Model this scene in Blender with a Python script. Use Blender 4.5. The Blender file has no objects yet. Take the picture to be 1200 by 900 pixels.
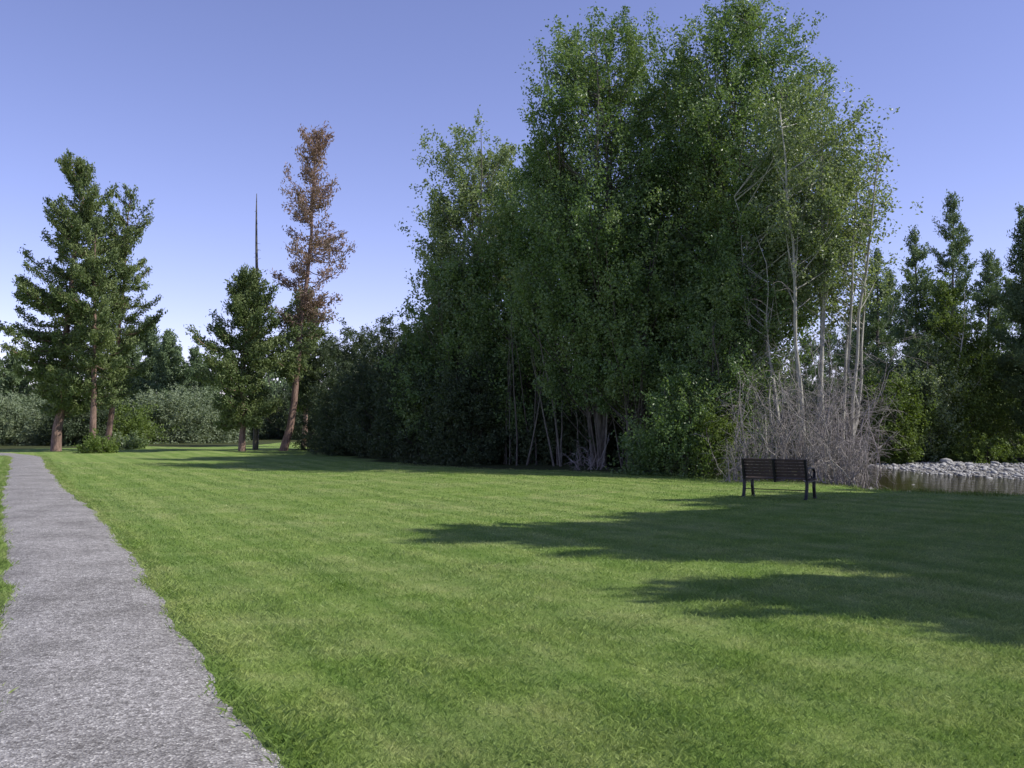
import bpy, math, numpy as np
from mathutils import Vector
rng=np.random.default_rng(7)
F=1150.0; HY=498.0; CH=1.6
def px(x,Y): return (x-600.0)/F*Y
def hz(y,Y): return CH+(HY-y)/F*Y
scene=bpy.context.scene
# ---------------------------------------------------------------- materials
def new_mat(name):
    m=bpy.data.materials.new(name); m.use_nodes=True
    nt=m.node_tree; nt.nodes.clear()
    out=nt.nodes.new('ShaderNodeOutputMaterial')
    return m,nt,out
def N(nt,t,**k):
    n=nt.nodes.new(t)
    for a,b in k.items(): setattr(n,a,b)
    return n
def noise(nt,scale,detail=3,rough=.55,vec=None):
    n=N(nt,'ShaderNodeTexNoise'); n.inputs['Scale'].default_value=scale
    n.inputs['Detail'].default_value=detail; n.inputs['Roughness'].default_value=rough
    if vec is not None: nt.links.new(vec,n.inputs['Vector'])
    return n
def ramp(nt,fac,stops):
    r=N(nt,'ShaderNodeValToRGB'); e=r.color_ramp.elements
    while len(e)<len(stops): e.new(0.5)
    for i,(p,c) in enumerate(stops):
        e[i].position=p; e[i].color=(c[0],c[1],c[2],1)
    nt.links.new(fac,r.inputs[0]); return r
def mix(nt,a,b,fac,mode='MIX'):
    m=N(nt,'ShaderNodeMix',data_type='RGBA',blend_type=mode)
    for s,v in ((m.inputs[0],fac),(m.inputs[6],a),(m.inputs[7],b)):
        if isinstance(v,bpy.types.NodeSocket): nt.links.new(v,s)
        elif isinstance(v,(int,float)): s.default_value=v
        else: s.default_value=(v[0],v[1],v[2],1)
    return m.outputs[2]
def pos(nt): return N(nt,'ShaderNodeNewGeometry').outputs['Position']
def leaf_mat(name,dark,lite,tip=None,trans=.3,big=.7,fine=9.0,rough=.5,spec=.3,gain=1.0):
    dark,lite=[[v*gain for v in c] for c in (dark,lite)]; tip=[v*gain for v in tip] if tip else None
    m,nt,out=new_mat(name); p=pos(nt)
    a=noise(nt,big,2,.5,p); b=noise(nt,fine,1,.5,p)
    c1=ramp(nt,b.outputs[0],[(.3,dark),(.7,lite)])
    c2=mix(nt,c1.outputs[0],tip or lite,ramp(nt,a.outputs[0],[(.42,(0,0,0)),(.68,(.7,.7,.7))]).outputs[0])
    pr=N(nt,'ShaderNodeBsdfPrincipled'); nt.links.new(c2,pr.inputs['Base Color'])
    pr.inputs['Roughness'].default_value=rough; pr.inputs['Specular IOR Level'].default_value=spec
    tr=N(nt,'ShaderNodeBsdfTranslucent')
    nt.links.new(mix(nt,c2,(1.25,1.3,.5),1.0,'MULTIPLY'),tr.inputs[0])
    ms=N(nt,'ShaderNodeMixShader'); ms.inputs[0].default_value=trans
    nt.links.new(pr.outputs[0],ms.inputs[1]); nt.links.new(tr.outputs[0],ms.inputs[2])
    nt.links.new(ms.outputs[0],out.inputs[0]); return m
def bark_mat(name,a,b,scale=14):
    m,nt,out=new_mat(name); p=pos(nt)
    mp=N(nt,'ShaderNodeMapping'); mp.inputs['Scale'].default_value=(1,1,.3); nt.links.new(p,mp.inputs[0])
    n=noise(nt,scale,5,.7,mp.outputs[0])
    c=ramp(nt,n.outputs[0],[(.35,a),(.65,b)])
    pr=N(nt,'ShaderNodeBsdfPrincipled'); nt.links.new(c.outputs[0],pr.inputs['Base Color']); pr.inputs['Roughness'].default_value=.9
    bp=N(nt,'ShaderNodeBump'); bp.inputs['Strength'].default_value=.6; bp.inputs['Distance'].default_value=.03
    nt.links.new(n.outputs[0],bp.inputs['Height']); nt.links.new(bp.outputs[0],pr.inputs['Normal'])
    nt.links.new(pr.outputs[0],out.inputs[0]); return m
M_cot=leaf_mat('cottonwood_leaves',(.05,.088,.03),(.105,.155,.055),(.145,.19,.075),trans=.34,gain=1.7,spec=.5,rough=.4)
M_cotpale=leaf_mat('pale_leaves',(.085,.115,.055),(.15,.19,.095),(.18,.21,.12),trans=.38,gain=1.7,spec=.5,rough=.4)
M_wil=leaf_mat('willow_leaves',(.045,.065,.03),(.08,.11,.055),(.09,.12,.06),trans=.25,gain=1.05)
M_wilgrey=leaf_mat('grey_willow_leaves',(.10,.13,.075),(.17,.205,.125),(.19,.22,.135),trans=.25,gain=1.5)
M_shrub=leaf_mat('shrub_leaves',(.08,.12,.025),(.15,.21,.05),(.18,.235,.065),trans=.35,gain=1.15)
M_pine=leaf_mat('pine_needles',(.06,.09,.032),(.12,.155,.055),(.15,.18,.065),trans=.15,fine=5,gain=1.45)
M_spr=leaf_mat('spruce_needles',(.055,.085,.04),(.10,.14,.06),(.12,.16,.07),trans=.18,fine=5,gain=1.8)
M_red=leaf_mat('dead_needles',(.16,.10,.08),(.29,.20,.16),(.24,.19,.14),trans=.2,fine=5,gain=1.25)
M_far=leaf_mat('distant_leaves',(.06,.09,.045),(.11,.15,.07),(.13,.17,.08),trans=.15,big=.15,fine=1.5,gain=1.6)
M_barkpale=bark_mat('pale_bark',(.26,.25,.21),(.55,.53,.46),10)
M_barkmid=bark_mat('olive_bark',(.08,.075,.06),(.22,.205,.17),10)
M_barkgrey=bark_mat('grey_bark',(.06,.052,.042),(.16,.145,.12),12)
M_barkpine=bark_mat('pine_bark',(.12,.075,.055),(.32,.21,.165),10)
M_twig=bark_mat('dead_twigs',(.17,.15,.14),(.40,.36,.34),6)
# ---------------------------------------------------------------- mesh builder
class MB:
    def __init__(s): s.v=[];s.f=[];s.m=[];s.n=0
    def add(s,v,f,mat=0):
        v=np.asarray(v,float).reshape(-1,3); f=np.asarray(f,int).reshape(-1,4)
        s.v.append(v); s.f.append(f+s.n); s.m.append(np.full(len(f),mat,int)); s.n+=len(v)
    def build(s,name,mats,smooth_mats=(),loc=None):
        v=np.concatenate(s.v); f=np.concatenate(s.f); mi=np.concatenate(s.m)
        if loc is not None: v=v-np.asarray(loc,float)
        me=bpy.data.meshes.new(name)
        me.vertices.add(len(v)); me.vertices.foreach_set('co',v.astype(np.float32).ravel())
        me.loops.add(f.size); me.loops.foreach_set('vertex_index',f.astype(np.int32).ravel())
        me.polygons.add(len(f)); me.polygons.foreach_set('loop_start',(np.arange(len(f))*4).astype(np.int32))
        me.polygons.foreach_set('material_index',mi.astype(np.int32))
        sm=np.isin(mi,list(smooth_mats)); me.polygons.foreach_set('use_smooth',sm)
        for m in mats: me.materials.append(m)
        me.update(calc_edges=True)
        o=bpy.data.objects.new(name,me); scene.collection.objects.link(o)
        if loc is not None: o.location=loc
        return o
def nrm(a): return a/np.maximum(np.linalg.norm(a,axis=-1,keepdims=True),1e-9)
def tubes(mb,P,R,sides=5,mat=0):
    P=np.asarray(P,float); R=np.asarray(R,float)
    if P.ndim==2: P=P[None];R=R[None]
    n,k,_=P.shape
    T=nrm(np.gradient(P,axis=1))
    ref=np.where(np.abs(T[:,:1,2:3])>.8,np.array([1.,0.13,0]),np.array([0,0.1,1.]))
    ref=np.broadcast_to(ref,T.shape)
    U=nrm(np.cross(T,ref)); V=np.cross(T,U)
    a=np.arange(sides)*2*np.pi/sides
    ring=P[:,:,None,:]+R[:,:,None,None]*(U[:,:,None,:]*np.cos(a)[None,None,:,None]+V[:,:,None,:]*np.sin(a)[None,None,:,None])
    idx=np.arange(n*k*sides).reshape(n,k,sides)
    A=idx[:,:-1,:];B=np.roll(A,-1,2);D=idx[:,1:,:];C=np.roll(D,-1,2)
    mb.add(ring,np.stack([A,B,C,D],-1),mat)
def leaves(mb,C,L,ratio,mat,axis=None,spread=1.0):
    n=len(C); a=rng.normal(size=(n,3))
    if axis is not None: a=axis+a*spread
    a=nrm(a); b=nrm(np.cross(a,rng.normal(size=(n,3))))
    L=np.asarray(L)*np.ones(n)*rng.uniform(.7,1.3,n); h=a*L[:,None]*.5; w=b*(L*ratio)[:,None]*.5
    bend=np.cross(a,b)*(L*.12)[:,None]
    V=np.stack([C-h,C+w+bend,C+h,C-w+bend],1)
    mb.add(V,np.arange(4*n).reshape(n,4),mat)
# ---------------------------------------------------------------- terrain
LB=np.array([(40,220),(30,140),(17,80),(13.5,55),(12.2,40),(11.3,33),(10.4,28),(10.2,25),(12.5,22.6),(20,20.5),(40,17),(140,6)],float)
RB=np.array([(70,220),(52,140),(31,80),(22.5,60),(18.6,50),(18.4,44),(20,39),(27,33.5),(50,28),(140,18)],float)
POLY=np.concatenate([LB,RB[::-1]])
def dseg(x,y,L):
    d=np.full(x.shape,1e9)
    for (ax,ay),(bx,by) in zip(L[:-1],L[1:]):
        vx,vy=bx-ax,by-ay; t=np.clip(((x-ax)*vx+(y-ay)*vy)/(vx*vx+vy*vy),0,1)
        d=np.minimum(d,np.hypot(x-ax-t*vx,y-ay-t*vy))
    return d
def inside(x,y,P):
    r=np.zeros(x.shape,bool); q=np.roll(P,-1,0)
    for (ax,ay),(bx,by) in zip(P,q):
        if ay==by: continue
        c=((ay>y)!=(by>y))&(x<(bx-ax)*(y-ay)/(by-ay)+ax); r^=c
    return r
def sst(t): t=np.clip(t,0,1); return t*t*(3-2*t)
PATH=np.array([(1.75,-1.5),(-0.15,1.6),(-1.76,4.58),(-5.0,11.36),(-8.5,18),(-14.5,29.7),(-24.5,49.5),(-29,55.5),(-38,60),(-55,62)],float)
def fields(x,y):
    ins=inside(x,y,POLY); dl=dseg(x,y,LB); dr=dseg(x,y,RB); dp=dseg(x,y,PATH)
    right=(~ins)&(dr<dl)
    und=.05*np.sin(x*.31+1)*np.sin(y*.23+.4)+.03*np.sin(x*.8+y*.5)
    und=und*sst((dp-2.0)/4)
    bed=-.58-np.minimum(np.minimum(dl,dr)*.22,.45)
    left=-.58+(.58+und)*sst(dl/1.7)
    rt=-.58+.12*sst(dr/4)+.55*sst((dr-8)/12)+.02*np.sin(x*3)*np.sin(y*2.3)
    h=np.where(ins,bed,np.where(right,rt,left))
    return h,ins,right,dl,dr,dp
TR=np.array([(-100,7.9),(26.5,7.9),(29,6.7),(32,3.4),(36,-1.0),(42,-5.2),(50,-8.6),(60,-12.2),(75,-13.5),(100,-15),(1000,-60)])
xs=np.concatenate([-np.geomspace(900,61,26),np.arange(-60,60.1,.5),np.geomspace(61,900,26)])
ys=np.concatenate([-np.geomspace(400,21,14),np.arange(-20,110.1,.5),np.geomspace(111,1200,26)])
X,Y=np.meshgrid(xs,ys); H,ins,right,dl,dr,dp=fields(X,Y)
wood=(X>np.interp(Y,TR[:,0],TR[:,1])+.35*np.sin(Y*1.7)+.3*np.sin(Y*.7+X))&(~ins)&(Y>25.5)
left_far=(Y>np.interp(X,[-60,-36,-22,-15,0],[58,63,74,112,116])+1.0*np.sin(X*.6))
bank=(~ins)&(~right)&(dl<1.3)
maskW=np.where(wood|left_far|right,1.,0.); maskW=np.where(bank,1.,maskW)
maskG=np.where(ins|(right&(dr<13)),1.,0.); maskG=np.where((~ins)&(~right)&(dl<.6),.6,maskG)
nx,ny=len(xs),len(ys)
idx=np.arange(nx*ny).reshape(ny,nx)
q=np.stack([idx[:-1,:-1],idx[:-1,1:],idx[1:,1:],idx[1:,:-1]],-1).reshape(-1,4)
mb=MB(); mb.add(np.stack([X,Y,H],-1),q,0)
def lawn_mod(nt,p,g):
    mp=N(nt,'ShaderNodeMapping'); mp.inputs['Rotation'].default_value=(0,0,math.radians(-27.5)); nt.links.new(p,mp.inputs[0])
    wv=N(nt,'ShaderNodeTexWave',wave_type='BANDS',bands_direction='X'); wv.inputs['Scale'].default_value=.30; wv.inputs['Distortion'].default_value=.5; wv.inputs['Detail'].default_value=3; wv.inputs['Detail Scale'].default_value=.5
    nt.links.new(mp.outputs[0],wv.inputs[0])
    mp3=N(nt,'ShaderNodeMapping'); mp3.inputs['Scale'].default_value=(6,.2,1); nt.links.new(mp.outputs[0],mp3.inputs[0])
    st=noise(nt,1.0,3,.6,mp3.outputs[0])
    pt=noise(nt,1.4,5,.7,p)
    g=mix(nt,g,ramp(nt,wv.outputs[1],[(.2,(.88,.925,.87)),(.8,(1.06,1.045,1.06))]).outputs[0],1.0,'MULTIPLY')
    g=mix(nt,g,ramp(nt,pt.outputs[0],[(.34,(.80,.87,.74)),(.52,(1,1,1)),(.68,(1.17,1.07,1.2))]).outputs[0],1.0,'MULTIPLY')
    return mix(nt,g,ramp(nt,st.outputs[0],[(.35,(.80,.87,.77)),(.62,(1.1,1.06,1.12))]).outputs[0],1.0,'MULTIPLY')
m,nt,out=new_mat('lawn_and_soil'); p=pos(nt)
n1=noise(nt,.35,4,.6,p); n2=noise(nt,2.2,5,.65,p); n3=noise(nt,60,3,.7,p); n4=noise(nt,230,2,.7,p)
g=ramp(nt,n2.outputs[0],[(.3,(.195,.285,.06)),(.7,(.275,.36,.105))]).outputs[0]
g=mix(nt,g,(.33,.365,.15),ramp(nt,n1.outputs[0],[(.42,(0,0,0)),(.75,(.6,.6,.6))]).outputs[0])
fn=mix(nt,n3.outputs[0],n4.outputs[0],.5)
g=mix(nt,g,ramp(nt,fn,[(.35,(.45,.48,.4)),(.62,(1.15,1.15,1.15))]).outputs[0],1.0,'MULTIPLY')
g=lawn_mod(nt,p,g)
s=ramp(nt,n2.outputs[0],[(.3,(.045,.04,.022)),(.5,(.06,.075,.025)),(.72,(.10,.095,.05))]).outputs[0]
s=mix(nt,s,ramp(nt,fn,[(.35,(.5,.5,.5)),(.62,(1.2,1.2,1.2))]).outputs[0],1.0,'MULTIPLY')
gr=ramp(nt,n3.outputs[0],[(.3,(.12,.11,.09)),(.7,(.36,.34,.31))]).outputs[0]
at=N(nt,'ShaderNodeAttribute',attribute_name='wood'); ag=N(nt,'ShaderNodeAttribute',attribute_name='gravel')
c=mix(nt,g,s,at.outputs['Fac']); c=mix(nt,c,gr,ag.outputs['Fac'])
pr=N(nt,'ShaderNodeBsdfPrincipled'); nt.links.new(c,pr.inputs['Base Color']); pr.inputs['Roughness'].default_value=.95; pr.inputs['Specular IOR Level'].default_value=.1
bp=N(nt,'ShaderNodeBump'); bp.inputs['Strength'].default_value=.7; bp.inputs['Distance'].default_value=.03
nt.links.new(fn,bp.inputs['Height']); nt.links.new(bp.outputs[0],pr.inputs['Normal']); nt.links.new(pr.outputs[0],out.inputs[0])
gnd=mb.build('ground',[m],(0,))
for nm,arr in (('wood',maskW),('gravel',maskG)):
    a=gnd.data.attributes.new(nm,'FLOAT','POINT'); a.data.foreach_set('value',arr.astype(np.float32).ravel())
# water
m,nt,out=new_mat('river_surface'); p=pos(nt)
mp=N(nt,'ShaderNodeMapping'); mp.inputs['Scale'].default_value=(1.6,1,1); nt.links.new(p,mp.inputs[0])
w1=noise(nt,2.2,4,.6,mp.outputs[0])
pr=N(nt,'ShaderNodeBsdfPrincipled'); pr.inputs['Base Color'].default_value=(.055,.045,.022,1); pr.inputs['Roughness'].default_value=.04; pr.inputs['IOR'].default_value=1.33
bp=N(nt,'ShaderNodeBump'); bp.inputs['Strength'].default_value=.6; bp.inputs['Distance'].default_value=.05
nt.links.new(w1.outputs[0],bp.inputs['Height']); nt.links.new(bp.outputs[0],pr.inputs['Normal']); nt.links.new(pr.outputs[0],out.inputs[0])
mb=MB(); k=40; tt=np.linspace(0,1,k)
def resamp(L,t):
    d=np.r_[0,np.cumsum(np.hypot(*np.diff(L,axis=0).T))]; d/=d[-1]
    return np.stack([np.interp(t,d,L[:,0]),np.interp(t,d,L[:,1])],-1)
a=resamp(LB,tt); b=resamp(RB,tt); dd=nrm(b-a); a=a-dd*.8; b=b+dd*.8
V=np.concatenate([np.c_[a,np.full(k,-.56)],np.c_[b,np.full(k,-.56)]]); i=np.arange(k-1)
mb.add(V,np.stack([i,i+1,i+1+k,i+k],-1),0); mb.build('river_water',[m])
# stones
def stones(name,pts,sz,mat):
    base=np.array([(x,y,z) for x in(-1,0,1) for y in(-1,0,1) for z in(-1,0,1) if (x,y,z)!=(0,0,0)],float)
    key={tuple(v.astype(int)):i for i,v in enumerate(base)}; fs=[]
    for ax in range(3):
        u,w=[(1,2),(2,0),(0,1)][ax]
        for sgn in(-1,1):
            for i in(-1,0):
                for j in(-1,0):
                    qd=[]
                    for di,dj in((0,0),(1,0),(1,1),(0,1)):
                        c=[0,0,0];c[ax]=sgn;c[u]=i+di;c[w]=j+dj;qd.append(key[tuple(c)])
                    fs.append(qd if sgn>0 else qd[::-1])
    fs=np.array(fs); B=nrm(base); n=len(pts)
    S=sz[:,None]*rng.uniform([.8,.6,.35],[1.3,1.1,.75],(n,3))
    V=B[None]*(1+rng.normal(0,.1,(n,26,1)))*S[:,None,:]
    a=rng.uniform(0,6.28,n);c,s_=np.cos(a)[:,None],np.sin(a)[:,None]
    V=np.stack([V[...,0]*c-V[...,1]*s_,V[...,0]*s_+V[...,1]*c,V[...,2]],-1)+pts[:,None,:]
    mb=MB(); mb.add(V,(fs[None]+np.arange(n)[:,None,None]*26),0); return mb.build(name,[mat],(0,))
m,nt,out=new_mat('river_stone'); p=pos(nt); n=noise(nt,2.5,2,.5,p)
c=ramp(nt,n.outputs[0],[(.3,(.15,.14,.125)),(.5,(.33,.32,.30)),(.72,(.52,.51,.48))]).outputs[0]
pr=N(nt,'ShaderNodeBsdfPrincipled'); nt.links.new(c,pr.inputs['Base Color']); pr.inputs['Roughness'].default_value=.8; nt.links.new(pr.outputs[0],out.inputs[0])
x=rng.uniform(14,60,80000); y=rng.uniform(26,66,80000); h_,i_,r_,dl_,dr_,_=fields(x,y)
ok=r_&(dr_<8+2*np.sin(x*.7)+rng.normal(0,.8,len(x)))|(i_&(dr_<.3)); x,y,h_=x[ok][:11000],y[ok][:11000],h_[ok][:11000]
sz=np.exp(rng.normal(-3.0,.5,len(x))); stones('gravel_bar_stones',np.stack([x,y,h_+sz*.2],-1),sz,m)
x=rng.uniform(11,24,500); y=rng.uniform(22,36,500); h_,i_,r_,dl_,dr_,_=fields(x,y); ok=i_&(dl_<3.5)
x,y=x[ok][:60],y[ok][:60]; sz=rng.uniform(.05,.16,len(x)); stones('river_rocks',np.stack([x,y,np.full(len(x),-.6)],-1),sz,m)
# ---------------------------------------------------------------- path
m,nt,out=new_mat('weathered_asphalt'); p=pos(nt)
vo=N(nt,'ShaderNodeTexVoronoi'); vo.inputs['Scale'].default_value=85; nt.links.new(p,vo.inputs[0])
vo2=N(nt,'ShaderNodeTexVoronoi'); vo2.inputs['Scale'].default_value=36; nt.links.new(p,vo2.inputs[0])
sp=N(nt,'ShaderNodeSeparateColor'); nt.links.new(vo.outputs['Color'],sp.inputs[0])
sp2=N(nt,'ShaderNodeSeparateColor'); nt.links.new(vo2.outputs['Color'],sp2.inputs[0])
c=ramp(nt,sp.outputs[0],[(0,(.17,.16,.15)),(.4,(.28,.265,.252)),(.85,(.38,.365,.345)),(1,(.62,.60,.56))]).outputs[0]
c=mix(nt,c,(.13,.12,.11),ramp(nt,sp2.outputs[1],[(.80,(0,0,0)),(.9,(.6,.6,.6))]).outputs[0])
nb=noise(nt,1.1,5,.65,p); c=mix(nt,c,ramp(nt,nb.outputs[0],[(.3,(.68,.67,.65)),(.6,(1.08,1.07,1.06))]).outputs[0],1.0,'MULTIPLY')
nd=noise(nt,14,4,.7,p); c=mix(nt,c,ramp(nt,nd.outputs[0],[(.35,(.75,.75,.74)),(.6,(1.08,1.08,1.07))]).outputs[0],1.0,'MULTIPLY')
pr=N(nt,'ShaderNodeBsdfPrincipled'); nt.links.new(c,pr.inputs['Base Color']); pr.inputs['Roughness'].default_value=.92; pr.inputs['Specular IOR Level'].default_value=.2
bp=N(nt,'ShaderNodeBump'); bp.inputs['Strength'].default_value=.5; bp.inputs['Distance'].default_value=.01
nt.links.new(vo.outputs['Distance'],bp.inputs['Height']); nt.links.new(bp.outputs[0],pr.inputs['Normal']); nt.links.new(pr.outputs[0],out.inputs[0])
def smooth(L,n=400,it=14):
    t=np.linspace(0,1,n); P=resamp(L,t)
    for _ in range(it): P[1:-1]=(P[:-2]+P[1:-1]*2+P[2:])/4
    return P
CL=smooth(PATH,700,120); T=nrm(np.gradient(CL,axis=0)); NR=np.stack([T[:,1],-T[:,0]],-1)
HW=.80
def edge_j(sd):
    r=np.random.default_rng(sd); a=r.normal(size=700); b=np.convolve(a,np.ones(9)/9,'same')*.09+np.convolve(a,np.ones(3)/3,'same')*.03+np.convolve(r.normal(size=700),np.ones(60)/60,'same')*.4
    return b
ER=HW+edge_j(1); EL=HW+edge_j(2)
cols=7; fr=np.linspace(-1,1,cols)
V=[]
for f in fr:
    w=np.where(f>0,ER,EL)*f; z=.012+.02*(1-f*f)
    if abs(f)==1: z=-.012
    V.append(np.c_[CL+NR*w[:,None],np.full(700,z)])
V=np.stack(V,1); idx=np.arange(700*cols).reshape(700,cols)
q=np.stack([idx[:-1,:-1],idx[:-1,1:],idx[1:,1:],idx[1:,:-1]],-1)
mb=MB(); mb.add(V,q[:, ::1],0); pa=mb.build('asphalt_path',[m],(0,))
# ---------------------------------------------------------------- grass
m,nt,out=new_mat('grass_blades'); p=pos(nt)
n1=noise(nt,.35,4,.6,p); n2=noise(nt,2.2,5,.65,p); n3=noise(nt,45,2,.6,p)
g=ramp(nt,n2.outputs[0],[(.3,(.245,.35,.07)),(.7,(.34,.435,.13))]).outputs[0]
g=mix(nt,g,(.41,.44,.19),ramp(nt,n1.outputs[0],[(.42,(0,0,0)),(.75,(.6,.6,.6))]).outputs[0])
g=mix(nt,g,ramp(nt,n3.outputs[0],[(.3,(.65,.7,.6)),(.7,(1.25,1.2,1.3))]).outputs[0],1.0,'MULTIPLY')
g=lawn_mod(nt,p,g)
pr=N(nt,'ShaderNodeBsdfPrincipled'); nt.links.new(g,pr.inputs['Base Color']); pr.inputs['Roughness'].default_value=.5; pr.inputs['Specular IOR Level'].default_value=.35
tr=N(nt,'ShaderNodeBsdfTranslucent'); nt.links.new(g,tr.inputs[0]); ms=N(nt,'ShaderNodeMixShader'); ms.inputs[0].default_value=.35
nt.links.new(pr.outputs[0],ms.inputs[1]); nt.links.new(tr.outputs[0],ms.inputs[2]); nt.links.new(ms.outputs[0],out.inputs[0])
NB=660000
yy=np.exp(rng.uniform(np.log(2.6),np.log(42),NB)); xx=rng.uniform(-.74,.74,NB)*(yy+1.0)
tuf=rng.normal(0,.012,(NB,2)); xx+=tuf[:,0]; yy+=tuf[:,1]
h_,i_,r_,dl_,_,_=fields(xx,yy)
dpa=dseg(xx,yy,CL[::6])
tl=np.interp(yy,TR[:,0],TR[:,1])
ok=(~i_)&(~r_)&(dl_>.4)&(dpa>HW-.03+rng.normal(0,.05,NB))&~((yy>26)&(xx>tl+.5))
xx,yy,h_,dpa=xx[ok],yy[ok],h_[ok],dpa[ok]
nE=80000; ti=(rng.uniform(0,1,nE)**1.6*430+20).astype(int); sd=rng.choice([-1,1],nE); off=np.where(sd>0,ER[ti],EL[ti])+rng.normal(.03,.06,nE)
e=CL[ti]+NR[ti]*(sd*off)[:,None]+rng.normal(0,.03,(nE,2)); 
xx=np.r_[xx,e[:,0]]; yy=np.r_[yy,e[:,1]]; h_=np.r_[h_,np.zeros(nE)]; hb=np.r_[np.ones(len(dpa)),np.full(nE,1.35)]
n=len(xx); dist=np.maximum(yy,3)
w=.0032*(dist/5)**.85*rng.uniform(.7,1.3,n); hgt=.032*hb*rng.uniform(.5,1.35,n)*(1+.3*np.sin(xx*3.1+np.sin(yy*2))*np.sin(yy*2.7))
az=rng.uniform(0,6.283,n); ln=np.c_[rng.normal(0,.6,(n,2)),np.ones(n)]
B=np.c_[xx,yy,h_-.004]; wd=np.c_[np.cos(az),np.sin(az),np.zeros(n)]*w[:,None]*.5
mid=B+ln*np.array([.35,.35,.6])*hgt[:,None]; tip=B+ln*np.array([1,1,1.])*hgt[:,None]
V=np.stack([B-wd,B+wd,mid+wd*.9,tip],1)
mb=MB(); mb.add(V,np.arange(4*n).reshape(n,4),0); mb.build('grass',[m])
n=20000; x=rng.uniform(7.0,24,n*3); y=rng.uniform(19,31,n*3); h_,i_,r_,dl_,dr_,_=fields(x,y)
ok=(~i_)&(~r_)&(dl_<1.9+.5*np.sin(x*2))&(dl_>.25); x,y,h_=x[ok][:n],y[ok][:n],h_[ok][:n]; n=len(x)
hg=rng.uniform(.04,.12,n)*(1+.5*np.sin(x*3)*np.sin(y*4)); ln=np.c_[rng.normal(0,.4,(n,2)),np.ones(n)]; az=rng.uniform(0,6.28,n); B=np.c_[x,y,h_-.01]; wd=np.c_[np.cos(az),np.sin(az),np.zeros(n)]*.008
mb=MB(); mb.add(np.stack([B-wd,B+wd,B+ln*hg[:,None]*.6+wd*.8,B+ln*hg[:,None]],1),np.arange(4*n).reshape(n,4),0); mb.build('bank_grass',[M_shrub])
# ---------------------------------------------------------------- broadleaf generator
def ground_z(x,y): return float(fields(np.array([x],float),np.array([y],float))[0][0])
def broad(name,x,y,h,prof,ncl,nleaf,leaf,stems,mats,r0=.12,lean=(0,0),ratio=.6,csz=.5,base_spread=.4,up=1.0,sub=9,shell=.4,droop=0):
    mb=MB(); z0=ground_z(x,y)-.05; pz=np.array([a for a,b in prof]); prr=np.array([b for a,b in prof])
    k=9; t=np.linspace(0,1,k); SP=[];SR=[]
    for i in range(stems):
        a=rng.uniform(0,6.28); rb=base_spread*math.sqrt(rng.uniform())
        top=h*(rng.uniform(.72,.94) if i else .96); rt=np.interp(.7,pz,prr)*.65*math.sqrt(rng.uniform()) if stems>1 else 0
        P=np.zeros((k,3)); P[:,0]=math.cos(a)*(rb+(rt)*t**1.4)+lean[0]*t; P[:,1]=math.sin(a)*(rb+rt*t**1.4)+lean[1]*t
        wob=np.cumsum(rng.normal(0,.01*h,(k,2)),0); wob-=wob[0]; P[:,:2]+=wob*.8; P[:,2]=t*top
        SP.append(P); SR.append(r0*rng.uniform(.6,1.1)*(1-t)**.8+.012)
    SP=np.array(SP); SR=np.array(SR); off=np.array([x,y,z0])
    tubes(mb,SP+off,SR,7,0)
    zz=rng.uniform(pz[0],pz[-1],ncl*6); wgt=np.interp(zz,pz,prr)**1.3; zz=rng.choice(zz,ncl,p=wgt/wgt.sum())
    a=rng.uniform(0,6.283,ncl); Rr=np.interp(zz,pz,prr)
    lob=1+.16*np.sin(a*3+zz*7+x)+.10*np.sin(a*5-zz*17+y)
    rad=Rr*lob*rng.uniform(0,1,ncl)**shell
    C=np.stack([np.cos(a)*rad+lean[0]*zz,np.sin(a)*rad+lean[1]*zz,zz*h],-1)
    si=rng.integers(0,stems,ncl); dist=rad; zb=np.clip(C[:,2]-dist*.8-.4,.15*h*pz[0]+.2,None)
    kk=np.clip(zb/(SP[si,-1,2])*(k-1),0,k-1.001); k0=kk.astype(int); fr=(kk-k0)[:,None]
    S=SP[si,k0]*(1-fr)+SP[si,np.minimum(k0+1,k-1)]*fr
    tt=np.linspace(0,1,5)[None,:,None]; Mid=(S+C)/2+np.array([0,0,-.15])*dist[:,None]
    BP=S[:,None]*(1-tt)**2+2*Mid[:,None]*tt*(1-tt)+C[:,None]*tt**2
    br=(.010+.010*dist)[:,None]*np.linspace(1,.25,5)[None]
    tubes(mb,BP+off,br,4,0)
    out_=nrm(np.stack([np.cos(a),np.sin(a),np.full(ncl,up)],-1)); cs=csz*rng.uniform(.6,1.35,ncl)*(.55+.45*np.minimum(Rr/np.max(prr)*1.2,1))
    su=C[:,None]+rng.normal(size=(ncl,sub,3))*cs[:,None,None]*.55+out_[:,None]*rng.normal(0,.75,(ncl,sub,1))*cs[:,None,None]
    su=su.reshape(-1,3); sax=np.repeat(out_,sub,0)
    per=max(1,int(nleaf/len(su))); ci=np.repeat(np.arange(len(su)),per)
    scl=np.repeat(cs,sub)[ci]
    Lc=su[ci]+rng.normal(size=(len(ci),3))*scl[:,None]*.20+sax[ci]*rng.normal(0,.26,(len(ci),1))*scl[:,None]
    Lc[:,2]=np.maximum(Lc[:,2],.08)
    leaves(mb,Lc+off,leaf,ratio,1,axis=np.array([0,0,-droop]),spread=1.0)
    return mb.build(name,mats,(0,),loc=(x,y,z0))
def P(*a): return list(a)
CM=[M_barkgrey,M_cot]; CP=[M_barkmid,M_cot]
kw=dict(csz=.6,up=1.6)
broad('cottonwood_tree',px(708,36),36.5,hz(14,36.5),P((.16,1.8),(.3,3.0),(.5,3.2),(.7,2.9),(.85,2.3),(.95,1.5),(1.0,.7)),360,135000,.11,6,CM,r0=.13,**kw)
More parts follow.
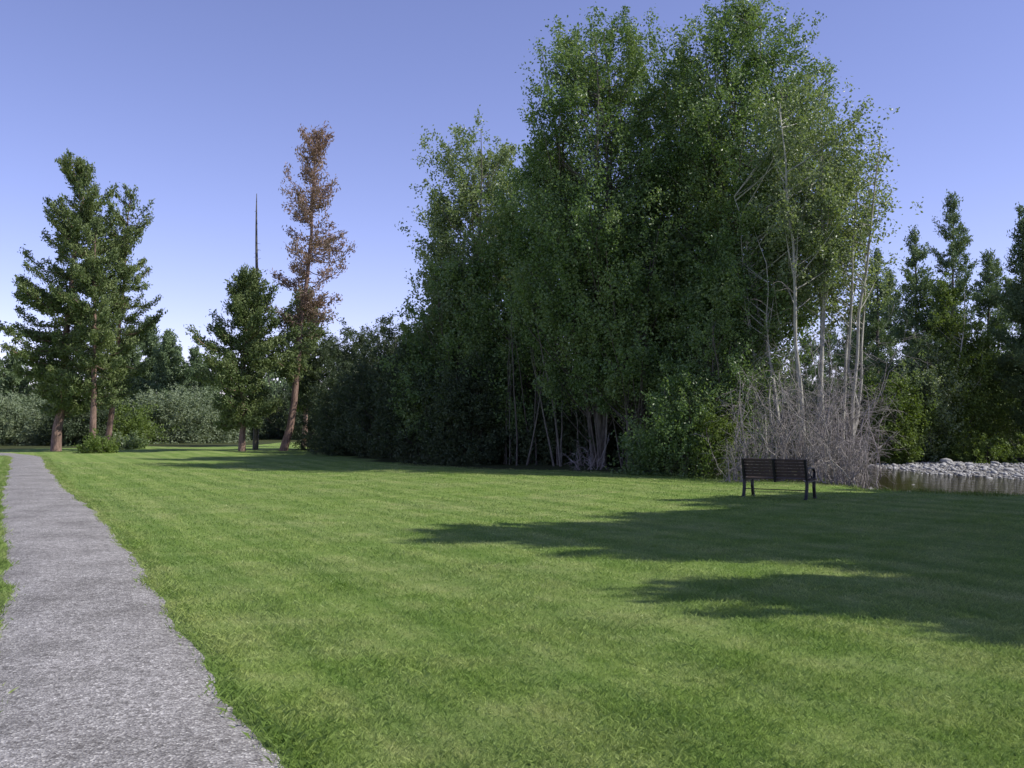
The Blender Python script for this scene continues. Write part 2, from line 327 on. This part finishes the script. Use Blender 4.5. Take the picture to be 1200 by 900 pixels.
broad('cottonwood_tree',px(872,34.5),35,hz(-4,35),P((.22,1.4),(.3,2.2),(.5,2.8),(.7,2.9),(.86,2.4),(.95,1.6),(1.0,.7)),350,130000,.11,6,CP,r0=.12,**kw)
broad('cottonwood_tree',px(792,37),38.5,hz(40,38.5),P((.17,2.0),(.4,2.6),(.65,2.2),(.85,1.5),(1.0,.4)),230,84000,.12,5,CP,r0=.12,**kw)
broad('cottonwood_tree',px(638,40),41,hz(160,41),P((.14,2.0),(.35,2.8),(.6,2.7),(.82,1.9),(1.0,.5)),240,86000,.125,5,CM,r0=.12,**kw)
broad('cottonwood_tree',px(562,44),45,hz(148,45),P((.08,2.6),(.3,3.1),(.5,2.8),(.72,2.3),(.88,1.8),(1.0,.7)),280,98000,.13,5,[M_barkgrey,M_cotpale],r0=.12,**kw)
broad('cottonwood_tree',px(745,33.5),34.6,hz(250,34.6),P((.24,1.2),(.4,2.1),(.7,1.8),(1.0,.4)),120,34000,.11,4,CM,r0=.08,csz=.5)
broad('cottonwood_tree',px(850,33),32.9,hz(280,32.9),P((.22,1.0),(.4,1.6),(.7,1.4),(1.0,.4)),90,28000,.11,4,CP,r0=.07,csz=.5)
broad('cottonwood_tree',px(530,42),43,hz(290,43),P((.05,2.0),(.4,2.4),(.7,1.9),(1.0,.5)),150,46000,.13,4,CM,r0=.08,csz=.6)
broad('birch_tree',px(948,31),30.6,hz(85,31),P((.46,.8),(.6,1.6),(.78,1.8),(.9,1.3),(1.0,.3)),110,25000,.105,5,[M_barkpale,M_cotpale],r0=.075,csz=.5,base_spread=1.1)
broad('birch_tree',px(980,31),31.5,hz(140,31.5),P((.48,.6),(.65,1.4),(.85,1.3),(1.0,.4)),75,14500,.105,4,[M_barkpale,M_cotpale],r0=.06,csz=.5,base_spread=.8,lean=(.5,0))
broad('birch_tree',px(905,31),31.4,hz(240,31.4),P((.48,.8),(.7,1.3),(1.0,.4)),50,12000,.105,3,[M_barkpale,M_cot],r0=.05,csz=.45,base_spread=.6,lean=(-.6,0))
for (X_,Y_,t_,r_,nc,mm) in ((800,30.5,440,1.1,60,M_cot),(848,31,360,1.2,80,M_cot),(770,31.5,510,.9,40,M_cot),(835,29.6,490,.8,30,M_shrub)):
    broad('shrub',px(X_,Y_),Y_,hz(t_,Y_),P((.04,r_*.8),(.4,r_),(.8,r_*.7),(1,.3)),nc,nc*240,.09,7,[M_barkgrey,mm],r0=.03,csz=.38)
for (X_,Y_,t_,r_) in ((600,44,420,2.2),(680,43,430,2.4),(760,42,420,2.4),(840,40,420,2.2),(930,60,440,3),(900,75,430,4),(985,80,440,3.5),(655,39.5,480,1.3),(725,38,480,1.3)):
    broad('shrub',px(X_,Y_),Y_,hz(t_,Y_),P((.03,r_*.9),(.4,r_),(.8,r_*.7),(1,.4)),110,24000,.15,7,[M_barkgrey,M_wil],r0=.04,csz=.2*r_+.12)
for (X_,Y_,t_,r_) in ((402,63,392,2.9),(440,57,374,3.1),(472,49,384,2.7),(505,44,395,2.2),(425,52,430,2.2),(550,40.5,430,1.3)):
    broad('willow_bush',px(X_,Y_),Y_,hz(t_,Y_),P((.02,r_*.95),(.3,r_*1.05),(.6,r_*.98),(.85,r_*.72),(1,.8)),200,52000,.14,8,[M_barkgrey,M_wil],r0=.05,csz=.42,ratio=.45)
def thicket(name,pts,hs,mat,r=.04,lean=.12):
    mb=MB(); n=len(pts);k=8;t=np.linspace(0,1,k)
    pts=np.asarray(pts); z=fields(pts[:,0],pts[:,1])[0]
    d=rng.normal(0,lean,(n,2)); wob=np.cumsum(rng.normal(0,.05,(n,k,2)),1)
    Pp=np.zeros((n,k,3)); Pp[:,:,:2]=pts[:,None,:]+d[:,None,:]*(hs[:,None]*t)[:,:,None]+wob*hs[:,None,None]*.15; Pp[:,:,2]=z[:,None]-.05+hs[:,None]*t
    tubes(mb,Pp,r*rng.uniform(.35,1.6,(n,1))*(1-t*.85)[None],5,0)
    return mb.build(name,[mat],(0,))
for n,mm in ((30,M_barkmid),(40,M_barkgrey)):
    Yp=30.5+rng.uniform(0,1,n)*10; pts=np.c_[np.interp(Yp,TR[:,0],TR[:,1])+rng.uniform(1.6,4.6,n),Yp+rng.uniform(.9,2.8,n)]
    thicket('bare_stems',pts,rng.uniform(3,7,n),mm,.032,.07)
# ---------------------------------------------------------------- grey dead brush
def dead_brush(name,x,y,h,R,n,up=1.0):
    mb=MB(); z0=ground_z(x,y)-.05
    def arcs(S,D,L,kk,sag):
        tt=np.linspace(0,1,kk)[None,:,None]
        A=S[:,None]+D[:,None]*L[:,None,None]*tt; A[:,:,2]-=(sag*L)[:,None]*tt[:,:,0]**2
        A+=np.cumsum(rng.normal(0,1,(len(S),kk,3)),1)*(L*.03)[:,None,None]; A[:,:,2]=np.maximum(A[:,:,2],.03); return A
    n1=n; a=rng.uniform(0,6.283,n1); D=nrm(np.stack([np.cos(a),np.sin(a),rng.uniform(1.2,6,n1)*up],-1))
    S=np.c_[rng.normal(0,R*.4,(n1,2)),np.zeros(n1)]; L=h*rng.uniform(.3,1.1,n1)
    A=arcs(S,D,L,9,rng.uniform(0,.2,n1)); off=np.array([x,y,z0])
    tubes(mb,A+off,(.018*rng.uniform(.5,1.5,n1))[:,None]*np.linspace(1,.25,9)[None],4,0)
    def kids(A,m,lf,r,sp):
        N0,kk,_=A.shape; pi=rng.integers(0,N0,m); ki=rng.integers(kk//5,kk,m); S=A[pi,ki]
        T=nrm(A[pi,np.minimum(ki,kk-1)]-A[pi,np.maximum(ki-1,0)]); D=nrm(T+rng.normal(0,sp,(m,3)))
        B=arcs(S,D,lf*rng.uniform(.4,1.4,m),6,rng.uniform(.0,.6,m)); tubes(mb,B+off,(r*rng.uniform(.6,1.3,m))[:,None]*np.linspace(1,.4,6)[None],3,0); return B
    B=kids(A,n*8,h*.20,.0065,.9); kids(B,n*27,h*.10,.0042,1.0)
    return mb.build(name,[M_twig],(),loc=(x,y,z0))
for (X_,Y_,t_,R_,n_) in ((972,27.2,395,1.0,32),(925,28.3,420,1.0,28),(885,28.3,430,.8,24),(998,29.2,395,.8,26),(950,30,330,.8,22),(1000,26.5,480,.7,24),(868,27.6,500,.5,16)):
    dead_brush('dead_brush',px(X_,Y_),Y_,hz(t_,Y_)*1.0,R_,n_)
dead_brush('dead_brush',px(690,34),34,1.3,.5,10)
# ---------------------------------------------------------------- conifers
def conifer(name,x,y,h,cb,R,mats,prof=None,r0=.22,spacing=.34,dens=110,needle=.2,per=4,irr=.45,lean=(0,0),keep=1.0,redfrac=None,upt=.5,into=None,z0=None,tuft=.085,gap=0):
    mb=MB() if into is None else into
    z0=ground_z(x,y)-.05 if z0 is None else z0; off=np.array([x,y,z0]); k=14; t=np.linspace(0,1,k)
    Pt=np.zeros((k,3)); wob=np.cumsum(rng.normal(0,.004*h,(k,2)),0)*(t[:,None]>0); Pt[:,:2]=wob+np.outer(t,lean); Pt[:,2]=t*h
    tubes(mb,Pt+off,r0*(1-t)**.85+.015+.04*np.exp(-t*25),9 if into is None else 4,0)
    prof=prof or P((0,.55),(.15,.9),(.35,1),(.6,.75),(.8,.45),(.93,.22),(1,.06))
    pz=[a for a,b in prof]; pr_=[b for a,b in prof]
    nlev=int((h-cb)/spacing); lev=np.repeat(np.linspace(0,1,nlev),per); lev=np.clip(lev+rng.normal(0,.35/nlev,len(lev)),0,1)
    az=rng.uniform(0,6.283,len(lev))
    gate=rng.uniform(0,1,len(lev))<keep
    if gap: gate&=(np.sin(lev*h*1.5+2*np.sin(az+x))+.6*np.sin(lev*h*2.9+az*2+y)+rng.normal(0,.3,len(lev)))>-1.1+gap
    lev=lev[gate]; az=az[gate]; n=len(lev)
    sect=1+.28*np.sin(az*2+lev*9+x)+.22*np.sin(lev*31+az)
    L=R*np.interp(lev,pz,pr_)*sect*rng.uniform(1-irr,1.12,n)+.12
    el=np.interp(lev,[0,.4,.8,1],[-.18,.02,.35,.9])+rng.normal(0,.12,n)
    z=cb+(h-cb)*lev; S=np.stack([np.interp(z,Pt[:,2],Pt[:,0]),np.interp(z,Pt[:,2],Pt[:,1]),z],-1)
    D=np.stack([np.cos(az)*np.cos(el),np.sin(az)*np.cos(el),np.sin(el)],-1)
    tt=np.linspace(0,1,6); BP=S[:,None]+D[:,None]*L[:,None,None]*tt[None,:,None]; BP[:,:,2]+=(upt*.35*L)[:,None]*(tt**2.2)[None]-(.12*L)[:,None]*(np.sin(tt*3.14))[None]
    BP[:,1:,:]+=rng.normal(0,.03,(n,5,3))
    tubes(mb,BP+off,(.012+.012*L)[:,None]*np.linspace(1,.3,6)[None],3,0)
    cnt=np.maximum((L*dens*rng.uniform(.55,1.3,n)).astype(int),5); bi=np.repeat(np.arange(n),cnt); m=len(bi)
    u=1-rng.uniform(0,1,m)**1.35*.85; tq=np.round(u*L[bi]/.28+rng.normal(0,.25,m))*.28/np.maximum(L[bi],.1); tq=np.clip(tq,.05,1.05)
    f=np.clip(tq,0,.999)*5; i0=f.astype(int); fr=(f-i0)[:,None]; Q=BP[bi,i0]*(1-fr)+BP[bi,i0+1]*fr
    side=np.stack([-np.sin(az),np.cos(az),np.zeros(n)],-1)[bi]
    sw=(1.1-tq)*.42*L[bi]; h1=np.sin(tq*57.3+bi*1.7); 
    Q=Q+side*(h1*sw*rng.uniform(.2,1,m))[:,None]+rng.normal(0,tuft,(m,3))+D[bi]*(rng.normal(0,.08,m))[:,None]
    Q[:,2]+=rng.uniform(-.05,.16,m)
    ax=D[bi]*.6+np.array([0,0,.6])
    if redfrac is None: leaves(mb,Q+off,needle,.36,1,axis=ax,spread=.8)
    else:
        rd=(z[bi]>redfrac+rng.normal(0,.5,m))
        leaves(mb,Q[rd]+off,needle,.34,2,axis=ax[rd],spread=.8); leaves(mb,Q[~rd]+off,needle,.36,1,axis=ax[~rd],spread=.8)
    if into is None: return mb.build(name,mats,(0,),loc=(x,y,z0))
PM=[M_barkpine,M_pine]; SM=[M_barkgrey,M_spr]
ppine=P((0,.5),(.12,.85),(.3,1),(.5,.9),(.7,.78),(.85,.6),(.95,.4),(1,.15))
conifer('pine_tree',px(62,60),60.5,hz(196,60.5),2.6,3.2,PM,ppine,r0=.28,dens=150,needle=.22,per=6,keep=.95,lean=(1.2,0),tuft=.11,gap=.4,irr=.5)
conifer('pine_tree',px(106,58),58.5,hz(262,58.5),3.0,1.9,PM,ppine,r0=.19,dens=140,needle=.21,per=5,keep=.85,tuft=.11,gap=.45)
conifer('pine_tree',px(122,62),62.5,hz(226,62.5),3.6,2.2,PM,ppine,r0=.18,dens=130,needle=.21,per=5,keep=.8,lean=(1.3,0),tuft=.10,gap=.55,irr=.55)
conifer('pine_tree',px(284,59.5),59.5,hz(335,59.5),1.9,2.4,PM,P((0,.65),(.2,.95),(.5,1),(.75,.85),(.92,.55),(1,.2)),r0=.19,dens=190,needle=.21,per=7,tuft=.13,gap=.2)
conifer('lodgepole_pine_tree',px(330,60),60.5,hz(158,60.5),4.6,2.3,[M_barkpine,M_pine,M_red],P((0,.6),(.12,.8),(.3,.8),(.45,1.1),(.6,1.0),(.8,.75),(.92,.55),(1,.25)),r0=.22,dens=85,needle=.22,per=5,keep=.9,lean=(1.3,0),redfrac=8.0,tuft=.14,gap=.6,irr=.6)
conifer('pine_tree',px(356,74),74,hz(345,74),3.0,2.0,PM,ppine,r0=.2,dens=140,needle=.26,per=5,tuft=.12)
mb=MB(); xs_=px(295,62); z0=ground_z(xs_,63); t=np.linspace(0,1,16); hh=hz(224,63)
PP=np.c_[xs_+.1*np.sin(t*5),np.full(16,63.),z0-.05+t*hh]; tubes(mb,PP,.17*(1-t)**.7+.02,8,0)
n=60; zt=rng.uniform(.3,.97,n)*hh; a=rng.uniform(0,6.28,n); L=rng.uniform(.15,.9,n)*(1.15-zt/hh)
S=np.c_[np.interp(zt,PP[:,2],PP[:,0]),np.full(n,63.),zt]; D=np.c_[np.cos(a),np.sin(a),rng.uniform(-.5,.3,n)]
tubes(mb,S[:,None]+D[:,None]*L[:,None,None]*np.linspace(0,1,4)[None,:,None],np.full((n,1),.02)*np.linspace(1,.4,4)[None],3,0)
mb.build('dead_pine_snag',[M_barkgrey],(0,))
for (X_,Y_,t_,R_) in ((150,100,385,3.0),(175,104,375,2.8),(200,98,392,2.8),(16,92,415,3.0),(228,108,412,2.6),(-30,90,390,3),(395,115,440,2.6),(60,98,430,2.8)):
    conifer('spruce_tree',px(X_,Y_),Y_,hz(t_,Y_),.8,R_,[M_barkgrey,M_far],r0=.2,dens=100,needle=.34,per=5,spacing=.42,tuft=.15)
for (X_,Y_,t_,r_,mm) in ((185,88,462,3.0,M_wilgrey),(222,90,456,3.2,M_wilgrey),(250,92,470,2.6,M_wilgrey),(330,108,458,3.5,M_wil),(295,110,470,3,M_wilgrey),(365,106,462,3.2,M_wil),
        (20,80,470,3.4,M_wilgrey),(-30,78,455,3.5,M_wilgrey),(52,84,468,3.0,M_wilgrey),(95,78,470,2.6,M_wil),(135,80,478,2.4,M_shrub),(5,95,442,3.5,M_wil)):
    broad('willow_bush',px(X_,Y_),Y_,hz(t_,Y_),P((.02,r_),(.4,r_*1.05),(.75,r_*.75),(1,.5)),110,18000,.21,5,[M_barkgrey,mm],r0=.05,csz=.75,ratio=.5)
broad('shrub',px(118,56),56,hz(512,56),P((.03,.8),(.5,.9),(1,.3)),30,5000,.12,5,[M_barkgrey,M_shrub],r0=.02,csz=.3)
broad('shrub',px(146,66),66,hz(508,66),P((.03,1.1),(.5,1.2),(1,.3)),30,5000,.14,5,[M_barkgrey,M_cotpale],r0=.02,csz=.3)
for (X_,Y_,t_,R_,cb) in ((1028,64,285,1.9,1.5),(1073,58,262,1.8,1.2),(1118,72,222,1.8,8.5),(1045,75,310,2.4,1.5),(1155,60,290,1.8,1.0),(1195,58,238,1.8,1.5),(1225,56,200,2.5,1.5),(1170,74,300,2.2,1),(1100,80,330,2.5,1),(1010,78,330,2.2,1),(1270,54,230,2.5,1.2),(1000,90,350,2.4,1),(1210,75,290,2.4,1),(975,84,370,2.4,1),(940,88,385,2.5,1)):
    conifer('spruce_tree',px(X_,Y_),Y_,hz(t_,Y_),cb,R_,SM,r0=.16,dens=110,needle=.21,per=5,spacing=.38,tuft=.11,gap=.3)
for (X_,Y_,t_,r_,mm) in ((1108,57,318,1.8,M_shrub),(1135,58,350,1.7,M_shrub),(1080,68,400,2.2,M_cot),(1030,60,430,1.8,M_shrub),(1180,62,400,2.0,M_shrub),(1055,55,440,1.5,M_shrub),(1085,56,390,1.5,M_cotpale)):
    broad('aspen_tree',px(X_,Y_),Y_,hz(t_,Y_),P((.08,r_*.8),(.35,r_),(.7,r_*.75),(1,.3)),110,26000,.14,4,[M_barkpale,mm],r0=.08,csz=.6)
for (X_,Y_,t_,r_) in ((1045,55,505,1.2),(1100,56,512,1.2),(1150,54,510,1.3),(1200,53,508,1.4),(1010,60,500,1.5)):
    broad('shrub',px(X_,Y_),Y_,hz(t_,Y_)+.3,P((.03,r_),(.5,r_),(1,.3)),40,7000,.12,5,[M_barkgrey,M_shrub],r0=.02,csz=.35)
mb=MB()
for i in range(190):
    an=rng.uniform(-1.0,1.0); r=rng.uniform(125,185); x_,y_=math.sin(an)*r,math.cos(an)*r
    conifer('',x_,y_,rng.uniform(8,12.5),.5,rng.uniform(1.8,2.8),None,r0=.15,dens=16,needle=.75,per=4,spacing=.8,into=mb,z0=-.1)
mb.build('distant_trees',[M_barkgrey,M_far])
AZd=-12
EL_=44
# trees on the bank outside the frame that shade the lawn and the bench
def cast(tipx,tipy,x_):
    d=(x_-tipx)/math.cos(math.radians(AZd)); return (x_,tipy+ (x_-tipx)*math.tan(math.radians(AZd)), d*math.tan(math.radians(EL_)))
pc=P((0,.9),(.3,1),(.6,.9),(.8,.68),(.93,.4),(1,.12))
for (tx,ty,cx_,R_) in ((-.2,14.3,14.5,2.8),(1.6,16.2,16.5,3.0),(3.4,18.8,18.0,3.0),(5.0,21.2,19.5,3.0),(3.0,14.8,15.0,2.8),(6.2,19,19,3.2),(6.6,22.5,22,2.8),(2.5,9.5,12.4,2.0),(4.3,9.3,13.2,2.4),(5.2,9.8,15,2.4),(7,16,21,3.2),(6.4,14.0,18,3.0),(5.2,16.6,17,3.0),(8.2,11.4,19,3),(10.5,18,24,3.4),(11,14,24,3.4),(11.5,21,26,3.4),(7.4,9.2,17,2.8)):
    x_,y_,h_=cast(tx,ty,cx_)
    conifer('spruce_tree',x_,y_,h_,.3,R_,SM,pc,r0=.2,dens=115,needle=.32,per=7,spacing=.34,tuft=.12)
# ---------------------------------------------------------------- bench
m,nt,out=new_mat('painted_iron'); pr=N(nt,'ShaderNodeBsdfPrincipled'); pr.inputs['Base Color'].default_value=(.012,.012,.013,1); pr.inputs['Roughness'].default_value=.45; pr.inputs['Metallic'].default_value=.2; nt.links.new(pr.outputs[0],out.inputs[0]); M_iron=m
m,nt,out=new_mat('dark_wood'); p=N(nt,'ShaderNodeTexCoord').outputs['Object']; mp=N(nt,'ShaderNodeMapping'); mp.inputs['Scale'].default_value=(1.5,25,25); nt.links.new(p,mp.inputs[0]); n=noise(nt,3,4,.6,mp.outputs[0])
c=ramp(nt,n.outputs[0],[(.3,(.04,.027,.02)),(.7,(.09,.062,.045))]).outputs[0]; pr=N(nt,'ShaderNodeBsdfPrincipled'); nt.links.new(c,pr.inputs['Base Color']); pr.inputs['Roughness'].default_value=.7; nt.links.new(pr.outputs[0],out.inputs[0]); M_wood=m
bx,by=px(912,21.7),21.7
bench=bpy.data.objects.new('park_bench',None); scene.collection.objects.link(bench); bench.location=(bx,by,ground_z(bx,by)); bench.rotation_euler=(0,0,math.radians(-35))
import bmesh
def bar(name,pts,w,d,mat,bev=.006):
    bm=bmesh.new(); rings=[]; pts=[Vector(p) for p in pts]
    for i,pt in enumerate(pts):
        t=(pts[min(i+1,len(pts)-1)]-pts[max(i-1,0)]).normalized(); nn=Vector((1,0,0)).cross(t).normalized()
        rings.append([bm.verts.new(pt+Vector((sx*w/2,0,0))+nn*sy*d/2) for sx,sy in((-1,-1),(1,-1),(1,1),(-1,1))])
    for a,b in zip(rings[:-1],rings[1:]):
        for i in range(4): bm.faces.new((a[i],a[(i+1)%4],b[(i+1)%4],b[i]))
    bm.faces.new(rings[0][::-1]); bm.faces.new(rings[-1])
    bmesh.ops.recalc_face_normals(bm,faces=bm.faces)
    me=bpy.data.meshes.new(name); bm.to_mesh(me); bm.free(); me.materials.append(mat)
    o=bpy.data.objects.new(name,me); scene.collection.objects.link(o); o.parent=bench
    b=o.modifiers.new('bevel','BEVEL'); b.width=bev; b.segments=2; b.limit_method='ANGLE'; return o
def slat(name,y,z,ty,tz,L,tilt,x=0):
    bm=bmesh.new(); bmesh.ops.create_cube(bm,size=1); 
    for v in bm.verts: v.co=Vector((v.co.x*L,v.co.y*ty,v.co.z*tz))
    me=bpy.data.meshes.new(name); bm.to_mesh(me); bm.free(); me.materials.append(M_wood)
    o=bpy.data.objects.new(name,me); scene.collection.objects.link(o); o.parent=bench; o.location=(x,y,z); o.rotation_euler=(tilt,0,0)
    b=o.modifiers.new('bevel','BEVEL'); b.width=.006; b.segments=2
LB_=1.52; tilt=math.radians(14)
for i,xx_ in enumerate((-LB_/2+.06,0,LB_/2-.06)):
    bar(f'back_support_{i+1}',[(xx_,-.24,.36),(xx_,-.26,.46),(xx_,-.31,.66),(xx_,-.36,.87)],.055,.045,M_iron)
    bar(f'seat_support_{i+1}',[(xx_,-.25,.40),(xx_,0,.385),(xx_,.24,.405)],.045,.05,M_iron)
    if i!=1:
        bar(f'rear_leg_{i+1}',[(xx_,-.33,.0),(xx_,-.29,.10),(xx_,-.255,.25),(xx_,-.245,.40)],.06,.065,M_iron)
        bar(f'front_leg_{i+1}',[(xx_,.27,.0),(xx_,.24,.12),(xx_,.215,.25),(xx_,.23,.40)],.06,.065,M_iron)
        bar(f'rear_foot_{i+1}',[(xx_,-.38,.015),(xx_,-.28,.015)],.07,.03,M_iron); bar(f'front_foot_{i+1}',[(xx_,.22,.015),(xx_,.32,.015)],.07,.03,M_iron)
        bar(f'armrest_{i+1}',[(xx_,-.305,.64),(xx_,-.2,.665),(xx_,-.02,.675),(xx_,.14,.665),(xx_,.235,.63),(xx_,.265,.57),(xx_,.25,.50),(xx_,.225,.41)],.05,.032,M_iron)
        bar(f'arm_scroll_{i+1}',[(xx_,-.26,.50),(xx_,-.1,.53),(xx_,.06,.50),(xx_,.12,.42)],.03,.025,M_iron)
for sd_ in(-1,1):
    for j in range(6):
        z=.48+j*.068; y=-.265+.022-(z-.46)*.25
        slat(f'back_slat_{j+1}_{"a" if sd_<0 else "b"}',y+.008,z+.02,.022,.061,LB_/2-.05,tilt,x=sd_*LB_/4)
for j in range(6):
    y=-.2+j*.085; slat(f'seat_slat_{j+1}',y,.435 if j<5 else .43,.07,.025,LB_,0)
bar('stretcher',[(0,-.27,.2),(0,-.25,.2)],LB_-.14,.02,M_iron,.003)
# ---------------------------------------------------------------- light, world, camera
EL=math.radians(EL_); AZ=math.radians(AZd)
sd=Vector((math.cos(EL)*math.cos(AZ),math.cos(EL)*math.sin(AZ),math.sin(EL)))
L=bpy.data.lights.new('sun','SUN'); L.energy=5.0; L.angle=math.radians(.5); L.color=(1,.965,.88)
lo=bpy.data.objects.new('sun',L); scene.collection.objects.link(lo); lo.rotation_euler=sd.to_track_quat('Z','Y').to_euler()
w=bpy.data.worlds.new('World'); scene.world=w; w.use_nodes=True; nt=w.node_tree; nt.nodes.clear()
sky=nt.nodes.new('ShaderNodeTexSky'); sky.sky_type='NISHITA'; sky.sun_disc=False; sky.sun_elevation=EL; sky.sun_rotation=math.pi/2-AZ; sky.altitude=2000; sky.air_density=1.0; sky.dust_density=.2; sky.ozone_density=2.0
tint=mix(nt,sky.outputs[0],(1.48,1.14,1.36),1.0,'MULTIPLY')
bg=nt.nodes.new('ShaderNodeBackground'); bg.inputs[1].default_value=.145; wo=nt.nodes.new('ShaderNodeOutputWorld')
nt.links.new(tint,bg.inputs[0]); nt.links.new(bg.outputs[0],wo.inputs[0])
cam=bpy.data.cameras.new('camera'); cam.lens=36*F/1200; cam.sensor_width=36; cam.clip_end=3000; cam.clip_start=.05
co=bpy.data.objects.new('camera',cam); scene.collection.objects.link(co); co.location=(0,0,CH+ground_z(0,0)); co.rotation_euler=(math.pi/2+math.atan((HY-450)/F),0,0)
scene.camera=co
scene.view_settings.view_transform='Standard'; scene.view_settings.look='None'; scene.view_settings.exposure=0
